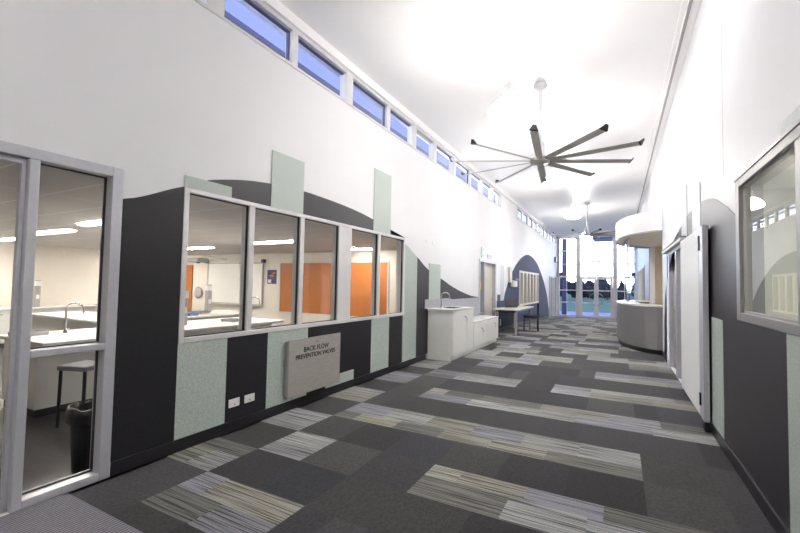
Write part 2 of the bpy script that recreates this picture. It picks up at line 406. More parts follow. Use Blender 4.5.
tinted_piece(12.72, 14, None); tinted_piece(14, 14.96, None); tinted_piece(14.96, 18.99, 1.96); tinted_piece(14.96, 18.99, None, .655); tinted_piece(18.99, 22.1, None)
bl.build('twilight_tinted_board', 'blue', wl)
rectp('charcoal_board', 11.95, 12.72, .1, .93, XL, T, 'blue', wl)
rectp('pale_green_board', 12.35, 12.75, .93, 2.02, XL, T, 'pale', wl)
rectp('charcoal_board', 12.0, 12.34, .93, 1.12, XL, T, 'plum', wl)
# skirtings
def skirt(name, x0, x1, segs, m='skirt', h=.1):
    mb = MB()
    for a, b in segs:
        c = [a]+([14] if a < 14 < b else [])+[b]
        for p, q in zip(c, c[1:]):
            mb.add([(x0,p,fz(p)+.001),(x1,p,fz(p)+.001),(x1,q,fz(q)+.001),(x0,q,fz(q)+.001),(x0,p,fz(p)+h),(x1,p,fz(p)+h),(x1,q,fz(q)+h),(x0,q,fz(q)+h)],
                   [(0,3,2,1),(4,5,6,7),(0,1,5,4),(1,2,6,5),(2,3,7,6),(3,0,4,7)])
    return struct(mb.build(name, m))
skirt('baseboard_left', XL+.001, XL+.016, [(1.622, 6.93), (11.84, 22.1)])
skirt('baseboard_right', XR-.018, XR-.001, [(YN, 6.6), (9.3, 10.0), (14.4, YE)])

# laboratory window, five panes
w1 = empty('window_1', (XL, 2.085, .872)); struct(w1, 'aluminium-framed laboratory window of five panes')
def loc(mb, o): mb.v = [(v[0]-o.location.x, v[1]-o.location.y, v[2]-o.location.z) for v in mb.v]; return mb
mb = frame_x(MB(), XL-.10, XL+.014, 2.085, 6.035, .872, 2.165, .045, .045, .04)
posts = [(2.765, 2.83), (3.485, 3.55), (4.205, 4.485), (5.17, 5.24)]
for a, b in posts: mb.box((XL-.10, a, .917), (XL+.010, b, 2.125))
loc(mb, w1).build('window_frame', 'alu2', w1, .004)
edges = [2.13]+[v for ab in posts for v in ab]+[5.99]
sl = MB()
for a, b in zip(edges[::2], edges[1::2]):
    frame_x(sl, XL-.036, XL-.012, a, b, .917, 2.125, .008)
    loc(MB().box((XL-.027, a+.002, .919), (XL-.021, b-.002, 2.123)), w1).build('pane', 'glass', w1)
loc(sl, w1).build('window_seal', 'seal', w1)

# glazed laboratory door with side light
d1 = empty('door_1', (XL, 1.08, 0)); struct(d1, 'aluminium-framed glazed laboratory door with side light')
mb = MB(); x0, x1 = XL-.12, XL+.012
mb.box((x0,1.545,0),(x1,1.615,2.186)); mb.box((x0,-1.4,2.12),(x1,1.545,2.186)); mb.box((x0,1.085,0),(x1,1.135,2.12)); mb.box((x0,-1.4,0),(x1,-1.33,2.12))
mb.box((x0,1.135,.0),(x1,1.545,.055)); mb.box((x0,1.135,.90),(x1,1.545,.945))
loc(mb, d1).build('door_frame', 'alu', d1, .004)
mb = MB(); frame_x(mb, XL-.09, XL-.07, 1.135, 1.545, .055, .90, .008); frame_x(mb, XL-.09, XL-.07, 1.135, 1.545, .945, 2.12, .008)
loc(mb, d1).build('door_seal', 'seal', d1)
loc(MB().box((XL-.083,1.14,.06),(XL-.077,1.54,.9)), d1).build('pane', 'glass', d1); loc(MB().box((XL-.083,1.14,.945),(XL-.077,1.54,2.11)), d1).build('pane', 'glass', d1)
mb = MB(); frame_x(mb, XL-.075, XL-.035, -.1, 1.083, .01, 2.118, .022, .06, .03); frame_x(mb, XL-.12, XL-.08, -1.33, -.05, .01, 2.118, .05, .06, .03)
loc(mb, d1).build('sliding_leaf', 'alu', d1)
loc(MB().box((XL-.058,-.078,.07),(XL-.052,1.061,2.088)), d1).build('pane', 'glass', d1)
loc(MB().box((XL-.103,-1.28,.07),(XL-.097,-.1,2.088)), d1).build('pane', 'glass', d1)

# clerestory windows
n = 3
def clerestory(a, b, openable):
    global n
    o = empty('window_%d' % n, (XL, a, ZS)); n += 1; struct(o)
    m = frame_x(MB(), XL-.09, XL+.012, a, b, ZS, ZH, .045, .03, .045)
    loc(m, o).build('window_frame', 'alu2', o)
    m = frame_x(MB(), XL-.07, XL-.03, a+.045, b-.045, ZS+.03, ZH-.045, .03 if openable else .015)
    loc(m, o).build('window_seal' if not openable else 'window_sash', 'alud' if openable else 'shade', o)
    loc(MB().box((XL-.055, a+.06, ZS+.045), (XL-.05, b-.06, ZH-.06)), o).build('pane', 'glass', o)
for i, (a, b) in enumerate(zip(cl_posts, cl_posts[1:])): clerestory(a, b, i in (8, 13))
for i, (a, b) in enumerate(zip(cl_far, cl_far[1:])): clerestory(a, b, False)
# thicker posts where frames are joined
mb = MB()
for y in (2.3, 4.36, 6.32, 7.23, 8.3, 10.37, 11.34): mb.box((XL-.09, y-.09, ZS+.001), (XL+.016, y+.06, ZH-.001))
struct(mb.build('trim_1', 'alu2'))
struct(MB().box((XL, YN, ZH+.0), (XL+.05, YE, 4.335)).build('trim_2', 'ceil'))
# cornice duct on the right under the ceiling
mb = MB().box((XR-.115, YN, 4.56), (XR-.001, YE, 4.70)); mb.box((XR-.165, YN, 4.655), (XR-.115, YE, 4.70))
struct(mb.build('trim_3', 'cream' if False else 'ceil', None, .01), 'white cornice duct along the top of the right wall')
struct(MB().box((XR-.122, YN, 4.545), (XR-.09, YE, 4.56)).build('trim_4', 'alud'))
# ceiling
xo0, xo1 = XL-.3, XR+.3
mb = MB().add([(xo0,YN-.1,cz(xo0)),(xo1,YN-.1,cz(xo1)),(xo1,YE+.2,cz(xo1)),(xo0,YE+.2,cz(xo0)),(xo0,YN-.1,cz(xo0)+.2),(xo1,YN-.1,cz(xo1)+.2),(xo1,YE+.2,cz(xo1)+.2),(xo0,YE+.2,cz(xo0)+.2)],
              [(0,3,2,1),(4,5,6,7),(0,1,5,4),(1,2,6,5),(2,3,7,6),(3,0,4,7)])
struct(mb.build('ceiling', 'ceil'), 'white sloping ceiling')
# wall behind the camera
struct(MB().box((XL-.15, YN-.15, -.2), (XR+.15, YN, 4.8)).build('wall_back', 'wall'))

# ------------------------------------------------------------------ right wall
RO = (10.1, 14.35)
holesR = [(1.9, 3.98, 1.17, 2.235), (6.6, 9.2, -.0, 2.06), (RO[0], RO[1], -.3, 2.64), (16.5, 23.0, .7, 2.2)]
wr = weld(grid_wall(MB(), XR, XR+.15, YN, YE, -.45, 4.85, holesR).build('wall_right', 'wall')); struct(wr, 'white corridor wall on the right')
AR = [(3.985,1.98),(4.3,2.10),(4.81,2.263),(5.2,2.33),(5.61,2.375),(6.0,2.39),(6.34,2.38),(6.8,2.345),(7.31,2.27),(7.9,2.12),(8.4,1.96),(8.9,1.74),(9.3,1.45),(9.6,1.1),(9.8,.1)]
ARs = smooth_arch(AR)
def rpanel(name, y0, y1, z0, m, th=T, z1=None, x=XR):
    top = [(y1, az(ARs, y1) if z1 is None else z1)]+([p for p in reversed(ARs) if y0 < p[0] < y1] if z1 is None else [])+[(y0, az(ARs, y0) if z1 is None else z1)]
    return MB().prism([(y0, z0), (y1, z0)]+top, 0, x-th, x).build(name, m, wr)
rpanel('charcoal_board', 3.985, 6.6, .1, 'plum'); rpanel('charcoal_board', 6.6, 9.2, 2.061, 'plum'); rpanel('charcoal_board', 9.2, 9.8, .1, 'plum')
rpanel('charcoal_board', 2.97, 3.985, .1, 'plum', z1=1.168)
rpanel('pale_green_board', 1.2, 2.97, .1, 'green', z1=1.168)
rpanel('charcoal_board', -1.0, 1.2, .1, 'plum', z1=1.168)
rpanel('pale_green_board', 4.5, 5.0, .1, 'green', .004, 1.13, XR-T)
rpanel('pale_green_board', 1.2, 3.0, 2.237, 'pale', T, 2.34)
rpanel('pale_green_board', 5.55, 6.1, 2.061, 'pale', .004, 2.60, XR-T); rpanel('pale_green_board', 6.55, 7.05, 2.061, 'pale', .004, 2.80, XR-T)
struct(MB().box((XR-.003, 4.44, 2.4), (XR-.0, 4.446, 4.5)).build('trim_5', 'alu2'))
# right window
w2 = empty('window_2', (XR, 1.9, 1.17)); struct(w2, 'aluminium-framed interior window on the right wall')
mb = frame_x(MB(), XR-.015, XR+.13, 1.9, 3.98, 1.17, 2.235, .10, .06, .06); mb.box((XR-.01, 2.66, 1.23), (XR+.13, 2.79, 2.175))
loc(mb, w2).build('window_frame', 'alur', w2, .004)
mb = frame_x(MB(), XR+.01, XR+.05, 2.79, 3.88, 1.23, 2.175, .014); frame_x(mb, XR+.01, XR+.05, 2.0, 2.66, 1.23, 2.175, .018)
mb.box((XR-.022, 1.9, 2.236), (XR+.0, 3.99, 2.252)); loc(mb, w2).build('window_seal', 'alud', w2)
loc(MB().box((XR+.022,2.79,1.23),(XR+.028,3.88,2.175)), w2).build('pane', 'glassr', w2); loc(MB().box((XR+.022,2.0,1.23),(XR+.028,2.66,2.175)), w2).build('pane', 'glassr', w2)
# office behind it
rm = grid_wall(MB(), XR+.15, 3.6, 0, 6.4, 0, 2.9, [])
mb = MB().box((XR+.16,.2,-.05),(3.6,6.3,0)); mb.box((XR+.16,.2,2.6),(3.6,6.3,2.65)); mb.box((3.6,.2,-.05),(3.65,6.3,2.65)); mb.box((XR+.16,.15,-.05),(3.65,.2,2.65)); mb.box((XR+.16,6.3,-.05),(3.65,6.35,2.65))
struct(mb.build('wall_office', 'officewall'))
ol = thing('added_room_light', 'added unseen ceiling light that brightens the office behind the right window', 'light', (2.6, 3.2, 2.598)); MB().box((-.15,-.6,-.03),(.15,.6,0)).build('body', 'white', ol); MB().box((-.12,-.57,-.036),(.12,.57,-.03)).build('diffuser', 'troffer', ol)  # added lamp, out of view, to brighten the office window
# sliding door, track, opening with swing door
d2 = empty('door_2', (XR, 5.0, 0)); struct(d2, 'tall white sliding door leaf hung on the right wall')
loc(MB().box((XR-.075, 5.25, .10), (XR-.035, 6.62, 2.035)), d2).build('door_leaf', 'doorwhite', d2, .003)
mb = MB().box((XR-.078, 4.98, .10), (XR-.030, 5.12, 2.04)); mb.box((XR-.072, 5.12, .10), (XR-.036, 5.249, 2.035)); loc(mb, d2).build('door_edge', 'alu', d2, .004)
mb = MB().box((XR-.088, 5.15, .22), (XR-.071, 5.2, .34)); mb.box((XR-.088, 5.15, 1.80), (XR-.071, 5.2, 1.95)); mb.box((XR-.07, 4.98, .005), (XR-.03, 5.08, .10)); mb.box((XR-.07,6.5,.07),(XR-.03,6.56,.10)); loc(mb, d2).build('door_bracket', 'black', d2)
mb = MB().box((XR-.075, 6.62, 2.055), (XR-.007, 9.25, 2.10)); mb.box((XR-.078, 6.60, 2.04), (XR-.03, 6.66, 2.11)); loc(mb, d2).build('door_track', 'doorwhite', d2, .003)
mb = MB().box((XR-.085, 6.6, 2.10), (XR-.007, 9.26, 2.112)); loc(mb, d2).build('track_cover', 'skirt', d2)
d3 = empty('door_3', (XR, 6.6, 0)); struct(d3, 'grey door with lever handle in an aluminium frame on the right wall')
mb = MB(); 
for a, b in ((6.6, 6.7), (7.72, 7.82), (8.75, 8.87), (9.1, 9.2)): mb.box((XR-.012, a, 0), (XR+.15, b, 2.06))
mb.box((XR-.012, 6.7, 2.0), (XR+.15, 9.1, 2.06)); mb.box((XR-.012,8.87,0),(XR+.15,9.1,.08)); loc(mb, d3).build('door_frame', 'alu', d3, .003)
loc(MB().box((XR+.05, 7.82, .01), (XR+.09, 8.75, 2.0)), d3).build('door_leaf', 'alud', d3)
mb = MB().box((XR+.035, 7.88, .98), (XR+.05, 7.94, 1.14)); mb.tube([(XR+.05,7.91,1.06),(XR-.01,7.91,1.06),(XR-.015,8.05,1.06)], .011); loc(mb, d3).build('door_handle', 'chrome', d3)
loc(MB().box((XR+.05,8.87,.08),(XR+.056,9.1,2.0)), d3).build('pane', 'glassr', d3)
loc(MB().box((XR+.05,6.7,.01),(XR+.09,7.72,2.0)), d3).build('door_leaf', 'alud', d3)
# far right window
w40 = empty('window_40', (XR, 16.5, .7)); struct(w40, 'long interior window beyond the reception')
mb = frame_x(MB(), XR-.02, XR+.13, 16.5, 23, .7, 2.2, .06)
for y in (18.1, 19.75, 21.4): mb.box((XR-.02, y-.03, .76), (XR+.13, y+.03, 2.14))
loc(mb, w40).build('window_frame', 'cream', w40); loc(MB().box((XR+.04,16.56,.76),(XR+.046,22.94,2.14)), w40).build('pane', 'glassr', w40)
mb = MB().box((1.0,15.2,-.35),(3.6,24.5,-.3)); mb.box((1.0,15.2,2.6),(3.6,24.5,2.65)); mb.box((3.6,15.2,-.35),(3.65,24.5,2.65)); mb.box((1.0,24.45,-.35),(3.6,24.5,2.65)); mb.box((1.0,15.2,-.35),(3.6,15.25,2.65))
struct(mb.build('wall_meeting', 'labwall'))
for px, py, pz, l in ((2.4, 19.5, 2.598, 'added unseen ceiling light that brightens the room behind the far right window'),):
    ol = thing('added_room_light', l, 'light', (px, py, pz)); MB().box((-.15,-1.2,-.03),(.15,1.2,0)).build('body', 'white', ol); MB().box((-.12,-1.17,-.036),(.12,1.17,-.03)).build('diffuser', 'troffer', ol)  # added lamp, out of view, to light this room

# ------------------------------------------------------------------ reception
mb = MB().box((3.4,9.6,-.3),(3.45,14.9,2.75)); mb.box((XR+.15,9.55,-.3),(3.45,9.6,2.75)); mb.box((XR+.15,14.9,-.3),(3.45,14.95,2.75)); mb.box((XR+.15,9.6,-.35),(3.4,14.9,-.02)); mb.box((XR+.15,9.6,2.70),(3.4,14.9,2.75))
struct(mb.build('wall_reception', 'creamwall'), 'cream room behind the reception counter')
ec = (.95, 12.22)
def ell(rx, ry, n=40, y_from=None):
    out = []
    for i in range(n+1):
        t = -PI/2-PI*i/n          # from near wall end round the front to the far end
        x, y = ec[0]+rx*math.cos(t), ec[1]+ry*math.sin(t)
        out.append((min(x, XR-.003), y))
    return out
def ring(mb, outer, inner, z0, z1):
    o = outer+list(reversed(inner)); n_ = len(o); m_ = len(outer)
    vs = [(x, y, z0) for x, y in o]+[(x, y, z1) for x, y in o]
    fs = []
    for i in range(m_-1):
        a, b, c, d = i, i+1, n_-2-i, n_-1-i
        fs += [(a, b, c, d), (a+n_, d+n_, c+n_, b+n_), (a, a+n_, b+n_, b), (d, c, c+n_, d+n_)]
    fs += [(0, n_-1, 2*n_-1, n_), (m_-1, m_-1+n_, m_+n_, m_)]
    return mb.add(vs, fs)
rec = thing('reception_counter', 'curved grey-fronted reception counter with a white top bulging from the right wall', 'counter', (ec[0], ec[1], 0))
loc(ring(MB(), ell(.985, 2.12), ell(.90, 2.03), .10, 1.0), rec).build('front_panel', 'lam', rec)
loc(ring(MB(), ell(.945, 2.08), ell(.89, 2.02), -.03, .10), rec).build('plinth', 'skirt', rec)
loc(ring(MB(), ell(1.01, 2.15), ell(.55, 1.65), 1.0, 1.04), rec).build('counter_top', 'bench', rec, .003)
gs = thing('glass_screen', 'curved glass screen standing on the reception counter', 'screen', (ec[0], ec[1], 1.04))
E = ell(.80, 1.92, 40)
for a, b in ((14, 20), (20, 26), (26, 32), (32, 38)):
    loc(ring(MB(), E[a:b+1], [(x+.008, y-.002) for x, y in E[a:b+1]], 1.041, 2.63), gs).build('glass_pane', 'glassb', gs)
for a in (20, 26, 32):
    loc(MB().box((E[a][0]-.012, E[a][1]-.012, 1.041), (E[a][0]+.012, E[a][1]+.012, 2.63)), gs).build('joint_strip', 'alu2', gs)
mb = MB(); E2 = ell(1.01, 2.2)
ring(mb, E2, ell(.93, 2.12), 2.62, 3.03); bh = mb.build('trim_6', 'ceil'); struct(bh, 'curved white bulkhead over the reception counter')
E3 = ell(.93, 2.12); MB().prism([(x, y) for x, y in E3]+[(XR-.003, E3[-1][1]-.01), (XR-.003, E3[0][1]+.01)], 2, 2.64, 2.66).build('bulkhead_soffit', 'creamwall', bh)
MB().prism([(x, y) for x, y in E2]+[(XR-.003, E2[-1][1]-.01), (XR-.003, E2[0][1]+.01)], 2, 3.03, 3.05).build('bulkhead_top', 'ceil', bh)
ring(MB(), ell(1.016, 2.206), ell(1.0, 2.19), 2.60, 2.625).build('shadow_trim', 'alud', bh)
arm = thing('monitor_arm', 'small white wall bracket fixed to the cream reception wall', 'bracket', (1.6, 14.88, 1.9))
MB().box((-.08, -.03, -.1), (.08, .015, .1)).build('back_plate', 'white', arm); MB().tube([(0,-.03,0),(-.05,-.25,.0),(-.3,-.3,-.05)], .025).build('arm', 'white', arm)
dl = thing('added_downlight', 'added unseen round downlight that brightens the reception room', 'light', (2.1, 12.2, 2.699))  # added lamp, out of view, to light the reception room
MB().lathe([(.14,-.012),(.16,-.012),(.16,0),(.14,0)], cap=False).build('rim', 'white', dl); MB().lathe([(.139,-.008),(.139,-.002)]).build('diffuser', 'down', dl)

# ------------------------------------------------------------------ far glazed wall
ze = -.3
we = empty('window_41', (-1.1, YE, ze)); struct(we, 'full-height glazed end wall')
wi = grid_wall(MB(), YE, YE+.14, XL-.15, XR+.15, -.5, 4.9, [(-3.1, XR, ze, 4.30)], ax=1)
struct(weld(wi.build('wall_front', 'wall')))
xs = [-3.08, -2.06, -.24, XR]
mb = MB()
for x, w in ((-3.06, .04), (-2.03, .11), (-.16, .11), (.78, .034)): mb.box((x-w, YE-.03, ze), (x+w, YE+.12, 4.30))
for z, h_ in ((4.26, .04), (3.47, .025), (2.70, .025), (1.97, .04)): mb.box((-3.1, YE-.02, z-h_), (XR, YE+.11, z+h_))
for a, b in ((-3.02, -2.14), (-.05, .75)):
    for z in (1.20, .5, ze+.05): mb.box((a, YE-.02, z-.03), (b, YE+.10, z+.03))
loc(mb, we).build('window_frame', 'alu2', we)
for a, b in ((-3.02, -2.14), (-1.92, -.27), (-.05, .746)):
    zz = [2.01, 2.675, 2.725, 3.445, 3.495, 4.22]
    if a != -1.92: zz = [ze+.08, .47, .53, 1.17, 1.23, 1.93]+zz
    for z0, z1 in zip(zz[::2], zz[1::2]): loc(MB().box((a, YE+.03, z0), (b, YE+.036, z1)), we).build('pane', 'glass', we)
def leaf(name, x0, x1, side):
    o = empty(name, ((x0+x1)/2, YE, ze)); struct(o, 'glazed entrance door leaf with a curved pull handle')
    m = frame_y(MB(), YE+.0, YE+.05, x0, x1, ze+.005, 1.925, .11, .11, .09); m.box((x0+.11, YE+.0, 1.17), (x1-.11, YE+.05, 1.23)); m.box((x0+.11, YE+.0, .47), (x1-.11, YE+.05, .53))
    loc(m, o).build('door_frame', 'alu2', o)
    for z0, z1 in ((ze+.115, .47), (.53, 1.17), (1.23, 1.835)): loc(MB().box((x0+.11, YE+.02, z0), (x1-.11, YE+.026, z1)), o).build('pane', 'glass', o)
    xc = x1-.03 if side > 0 else x0+.03
    m = MB().tube([(xc-side*.33*math.sin(PI*t/10), YE-.06, .72-.34*math.cos(PI*t/10)) for t in range(11)], .016, 8)
    m.tube([(xc, YE-.06, .38), (xc, YE, .38)], .012, 8); m.tube([(xc, YE-.06, 1.06), (xc, YE, 1.06)], .012, 8)
    loc(m, o).build('door_handle', 'alud', o)
leaf('door_4', -1.915, -1.10, 1); leaf('door_5', -1.09, -.275, -1)
ex = thing('exit_sign', 'small green running-man exit sign above the left entrance door leaf', 'sign', (-1.21, YE-.16, 2.83))
MB().box((-.07,-.015,-.07),(.07,.015,.07)).build('sign_face', 'green_exit', ex); MB().tube([(0,0,.07),(0,.13,.09)], .01, 6).build('bracket', 'alu2', ex)
e2 = copy_tree(ex); e2.location.x = -.95; e2['label'] = 'small green running-man exit sign above the right entrance door leaf'; e2['group'] = ex['group'] = 'exit signs over the entrance doors'
for x, l in ((-2.92, 'small dark box on the left frame of the glazed end wall'), (.70, 'small dark box on the right frame of the glazed end wall')):
    o = thing('wall_sensor', l, 'sensor', (x, YE-.09, 2.02), 0, 'dark boxes on the end wall')
    MB().box((-.09,-.06,0),(.09,.06,.2)).build('housing', 'redbox', o, .01); MB().box((-.05,-.066,.04),(.05,-.06,.16)).build('front_cover', 'black', o)
o = thing('motion_detector', 'pale door operator box over the entrance doors', 'sensor', (-1.3, YE-.07, 2.015)); MB().box((-.2,-.05,0),(.2,.045,.07)).build('housing', 'alu2', o, .01); MB().box((.22,-.04,0),(.34,.045,.1)).build('sensor_eye', 'grey', o, .01)

# ------------------------------------------------------------------ left wall doors and far windows
def office_door(name, y0, y1, ztop, zb, posters):
    o = empty(name, (XL, y0, zb)); struct(o)
    m = MB().box((XL-.14,y0,zb),(XL+.02,y0+.08,ztop)); m.box((XL-.14,y1-.09,zb),(XL+.02,y1,ztop)); m.box((XL-.14,y0+.08,ztop-.07),(XL+.02,y1-.09,ztop)); m.box((XL-.14,y0+.44,zb),(XL+.02,y0+.52,ztop-.07))
    m.box((XL-.14,y0+.08,zb),(XL+.01,y0+.44,zb+.06)); m.box((XL-.14,y0+.08,zb+.62),(XL+.01,y0+.44,zb+.67))
    loc(m, o).build('door_frame', 'alu', o)
    loc(MB().box((XL-.12,y0+.52,zb+.01),(XL-.08,y1-.09,ztop-.07)), o).build('door_leaf', 'cream', o)
    m = MB().tube([(XL-.08,y1-.2,zb+1.0),(XL-.03,y1-.2,zb+1.0),(XL-.03,y1-.33,zb+1.0)], .012); loc(m, o).build('door_handle', 'chrome', o)
    loc(MB().box((XL-.06,y0+.08,zb+.06),(XL-.054,y0+.44,ztop-.07)), o).build('pane', 'glass', o)
    return o
struct(office_door('door_6', 10.17, 11.82, 2.08, 0, True), 'cream door with a narrow glass side light in the left wall')
for y, z, s, m, l in ((10.36,1.62,.20,'pink','pink paper notice stuck high on the side light of the near left door'),(10.46,1.36,.17,'yellow','yellow paper notice under the pink one on the side light'),(10.30,1.44,.14,'bluep','blue paper notice beside the yellow one on the side light')):
    tag(MB().box((XL-.052,y-.08,z-s/2),(XL-.050,y+.08,z+s)).build('paper_notice', m), l, 'notice', 'paper notices on the side light')
d7 = office_door('door_7', 22.15, 23.5, 1.95, fz(22.8)-.0, False); struct(d7, 'cream door at the far end of the left wall')
d8 = office_door('door_8', 23.52, 24.95, 1.95, fz(24.2)-.0, False); struct(d8, 'second cream door beside the glazed end wall')
struct(MB().box((-5.0, 9.9, -.3), (-4.95, 12.3, 2.5)).box((-5.0,9.85,-.3),(-3.32,9.9,2.5)).box((-5.0,12.3,-.3),(-3.32,12.35,2.5)).box((-5,9.9,2.4),(-3.32,12.3,2.5)).box((-5,9.9,-.3),(-3.32,12.3,-.02)).build('wall_storeroom', 'labwall'))
struct(MB().box((-6.0,14.4,-.4),(-5.95,25.2,2.4)).box((-6.0,14.35,-.4),(-3.32,14.4,2.4)).box((-6.0,25.2,-.4),(-3.32,25.25,2.4)).box((-6,14.4,2.3),(-3.32,25.2,2.4)).box((-6,14.4,-.5),(-3.32,25.2,-.42)).build('wall_classroom', 'labwall'))
w50 = empty('window_50', (XL, 15.0, .66)); struct(w50, 'row of tall narrow cream-framed windows inside the twilight-tinted charcoal arch')
m = frame_x(MB(), XL-.1, XL+.03, 15.0, 18.95, .66, 1.955, .07); k = 6; st = (18.95-15.0)/k
for i in range(1, k): m.box((XL-.1, 15.0+st*i-.09, .73), (XL+.03, 15.0+st*i+.09, 1.885))
loc(m, w50).build('window_frame', 'cream', w50)
for i in range(k): loc(MB().box((XL-.04,15.0+st*i+.09,.73),(XL-.034,15.0+st*(i+1)-.09,1.885)), w50).build('pane', 'glass', w50)
# exit sign and notices above door 6, lights on the wall
o = thing('exit_sign', 'narrow upright green and white sign over the near left door', 'sign', (XL+.02, 10.42, 2.13)); MB().box((-.018,-.07,0),(.015,.07,.26)).build('sign_face', 'white', o); MB().box((.016,-.05,.17),(.019,.05,.24)).build('symbol', 'green_exit', o); MB().box((.016,-.05,.02),(.019,.05,.07)).build('lower_symbol', 'green_exit', o)
tag(MB().box((XL+.001,10.9,2.14),(XL+.012,11.35,2.24)).build('door_sign', 'sign_lilac'), 'small lilac room sign above the near left door', 'sign')
for y, z, l in ((6.93,2.20,'nearer of two small white sensors high on the left wall'), (7.22,2.19,'farther of two small white sensors high on the left wall')):
    tag(MB().box((XL+.001,y-.05,z-.02),(XL+.010,y+.05,z+.03)).build('wall_sensor', 'white', None, .003), l, 'sensor', 'small sensors on the left wall')
tag(MB().box((XL+.001,24.1,2.75),(XL+.10,24.5,3.05)).build('speaker_box', 'grey', None, .01), 'grey box high on the far left wall', 'speaker')
# intercom boxes on the wall by the desk
o = thing('wall_phone', 'cream wall phone with a dark handset above the desk', 'phone', (XL+.006, 13.95, 1.45))
MB().box((0,-.3,-.1),(.10,.3,.12)).build('body', 'cream', o, .01); MB().tube([(.12,-.2,.14),(.15,-.1,.16),(.15,.1,.16),(.12,.2,.14)], .03).build('handset', 'grey', o); MB().box((.10,-.1,-.07),(.108,.15,.06)).build('keypad', 'white', o)
tag(MB().box((XL+.006,13.35,1.5),(XL+.06,13.65,2.0)).build('paper_holder', 'cream', None, .006), 'tall cream box on the wall left of the wall phone', 'box')
# power outlets
def outlet(y, z, label, group, x=XL+T, w=.12, h_=.075):
    o = thing('power_outlet', label, 'outlet', (x, y, z), 0, group)
    MB().box((0,-w/2,-h_/2),(.010,w/2,h_/2)).build('face_plate', 'white', o, .003)
    for s in (-1, 1): MB().box((.0102, s*.03-.012, .012), (.0135, s*.03+.012, .026)).build('switch', 'white', o)
    
    MB().box((.0102,-.004,-.02),(.0112,.004,-.008)).build('socket_slot', 'black', o)
outlet(2.655, .262, 'nearer white power outlet on the charcoal panel below the laboratory window', 'outlets below the laboratory window')
outlet(2.835, .262, 'farther white power outlet on the charcoal panel below the laboratory window', 'outlets below the laboratory window')
outlet(12.35, .28, 'white power outlet on the twilight-tinted charcoal panel under the desk', None, w=.12, h_=.2)

# backflow cabinet sign
bc = thing('valve_cabinet', 'brushed steel valve cabinet cover lettered in black below the laboratory window', 'cabinet', (XL+.012, 3.74, .15))
MB().box((0,-.44,.02),(.045,.44,.60)).build('body', 'alud', bc)
MB().box((.045,-.455,.005),(.062,.455,.615)).build('cover', 'steel', bc, .003)
MB().lathe([(.012,0),(.012,.004)], (0,0,0), 12).build('lock', 'chrome', bc).matrix_local = Matrix.Translation((.062, 0, .565)) @ Matrix.Rotation(PI/2, 4, 'Y')
m = frame_x(MB(), .062, .065, -.455, .455, .005, .615, .006); m.build('cover_rim', 'alud', bc)
def text(s, size, m, parent, mat4):
    cu = bpy.data.curves.new('lettering', 'FONT'); cu.body = s; cu.size = size; cu.align_x = 'CENTER'; cu.align_y = 'CENTER'; cu.extrude = .0008; cu.offset = .0005
    t = bpy.data.objects.new('t', cu); C.objects.link(t); dg = bpy.context.evaluated_depsgraph_get()
    me = bpy.data.meshes.new_from_object(t.evaluated_get(dg)); bpy.data.objects.remove(t)
    o = bpy.data.objects.new('lettering', me); C.objects.link(o); me.materials.clear(); me.materials.append(M[m]); o.parent = parent; o.matrix_local = mat4
    return o
RX = Matrix(((0, 0, 1, 0), (1, 0, 0, 0), (0, 1, 0, 0), (0, 0, 0, 1)))   # text x -> +y, text y -> +z, normal -> +x
text('BACK FLOW', .078, 'letters', bc, Matrix.Translation((.0635, .0, .49)) @ RX)
text('PREVENTION VALVES', .073, 'letters', bc, Matrix.Translation((.0635, .0, .415)) @ RX)

# ------------------------------------------------------------------ sink cabinet
sc_ = thing('sink_cabinet', 'tall white sink cabinet with a gooseneck tap against the left wall', 'cabinet', (-2.9, 7.57, 0))
X0, X1 = XL+.02, -2.66
loc(MB().box((X0,6.99,.09),(X1,8.18,.91)), sc_).build('body', 'cab', sc_)
loc(MB().box((X0,6.99,.001),(X1-.03,8.18,.09)), sc_).build('plinth', 'cab', sc_)
tp = MB(); bx0, bx1, by0, by1 = -3.02, -2.76, 7.35, 7.8
for a, b in (((X0,6.95,.91),(X1+.02,by0,.94)),((X0,by1,.91),(X1+.02,8.19,.94)),((X0,by0,.91),(bx0,by1,.94)),((bx1,by0,.91),(X1+.02,by1,.94))): tp.box(a, b)
loc(tp, sc_).build('countertop', 'bench', sc_)
m = MB().box((bx0,by0,.912),(bx1,by1,.915)); m.box((bx0,by0,.915),(bx0+.012,by1,.946)); m.box((bx1-.012,by0,.915),(bx1,by1,.946)); m.box((bx0,by0,.915),(bx1,by0+.012,.946)); m.box((bx0,by1-.012,.915),(bx1,by1,.946)); loc(m, sc_).build('sink', 'chrome', sc_)
loc(MB().box((X1-.001,7.0,.095),(X1+.016,7.76,.905)), sc_).build('door', 'cab', sc_, .002); loc(MB().box((X1-.001,7.766,.095),(X1+.016,8.17,.905)), sc_).build('door', 'cab', sc_, .002)
def bow(y, z, parent, base):
    m = MB().tube([(X1+.016,y-.045,z+.05),(X1+.045,y-.03,z+.03),(X1+.05,y,z-.0),(X1+.045,y+.03,z-.03),(X1+.016,y+.045,z-.05)], .006, 8); loc(m, base).build('handle', 'chrome', parent)
bow(7.65, .74, sc_, sc_)
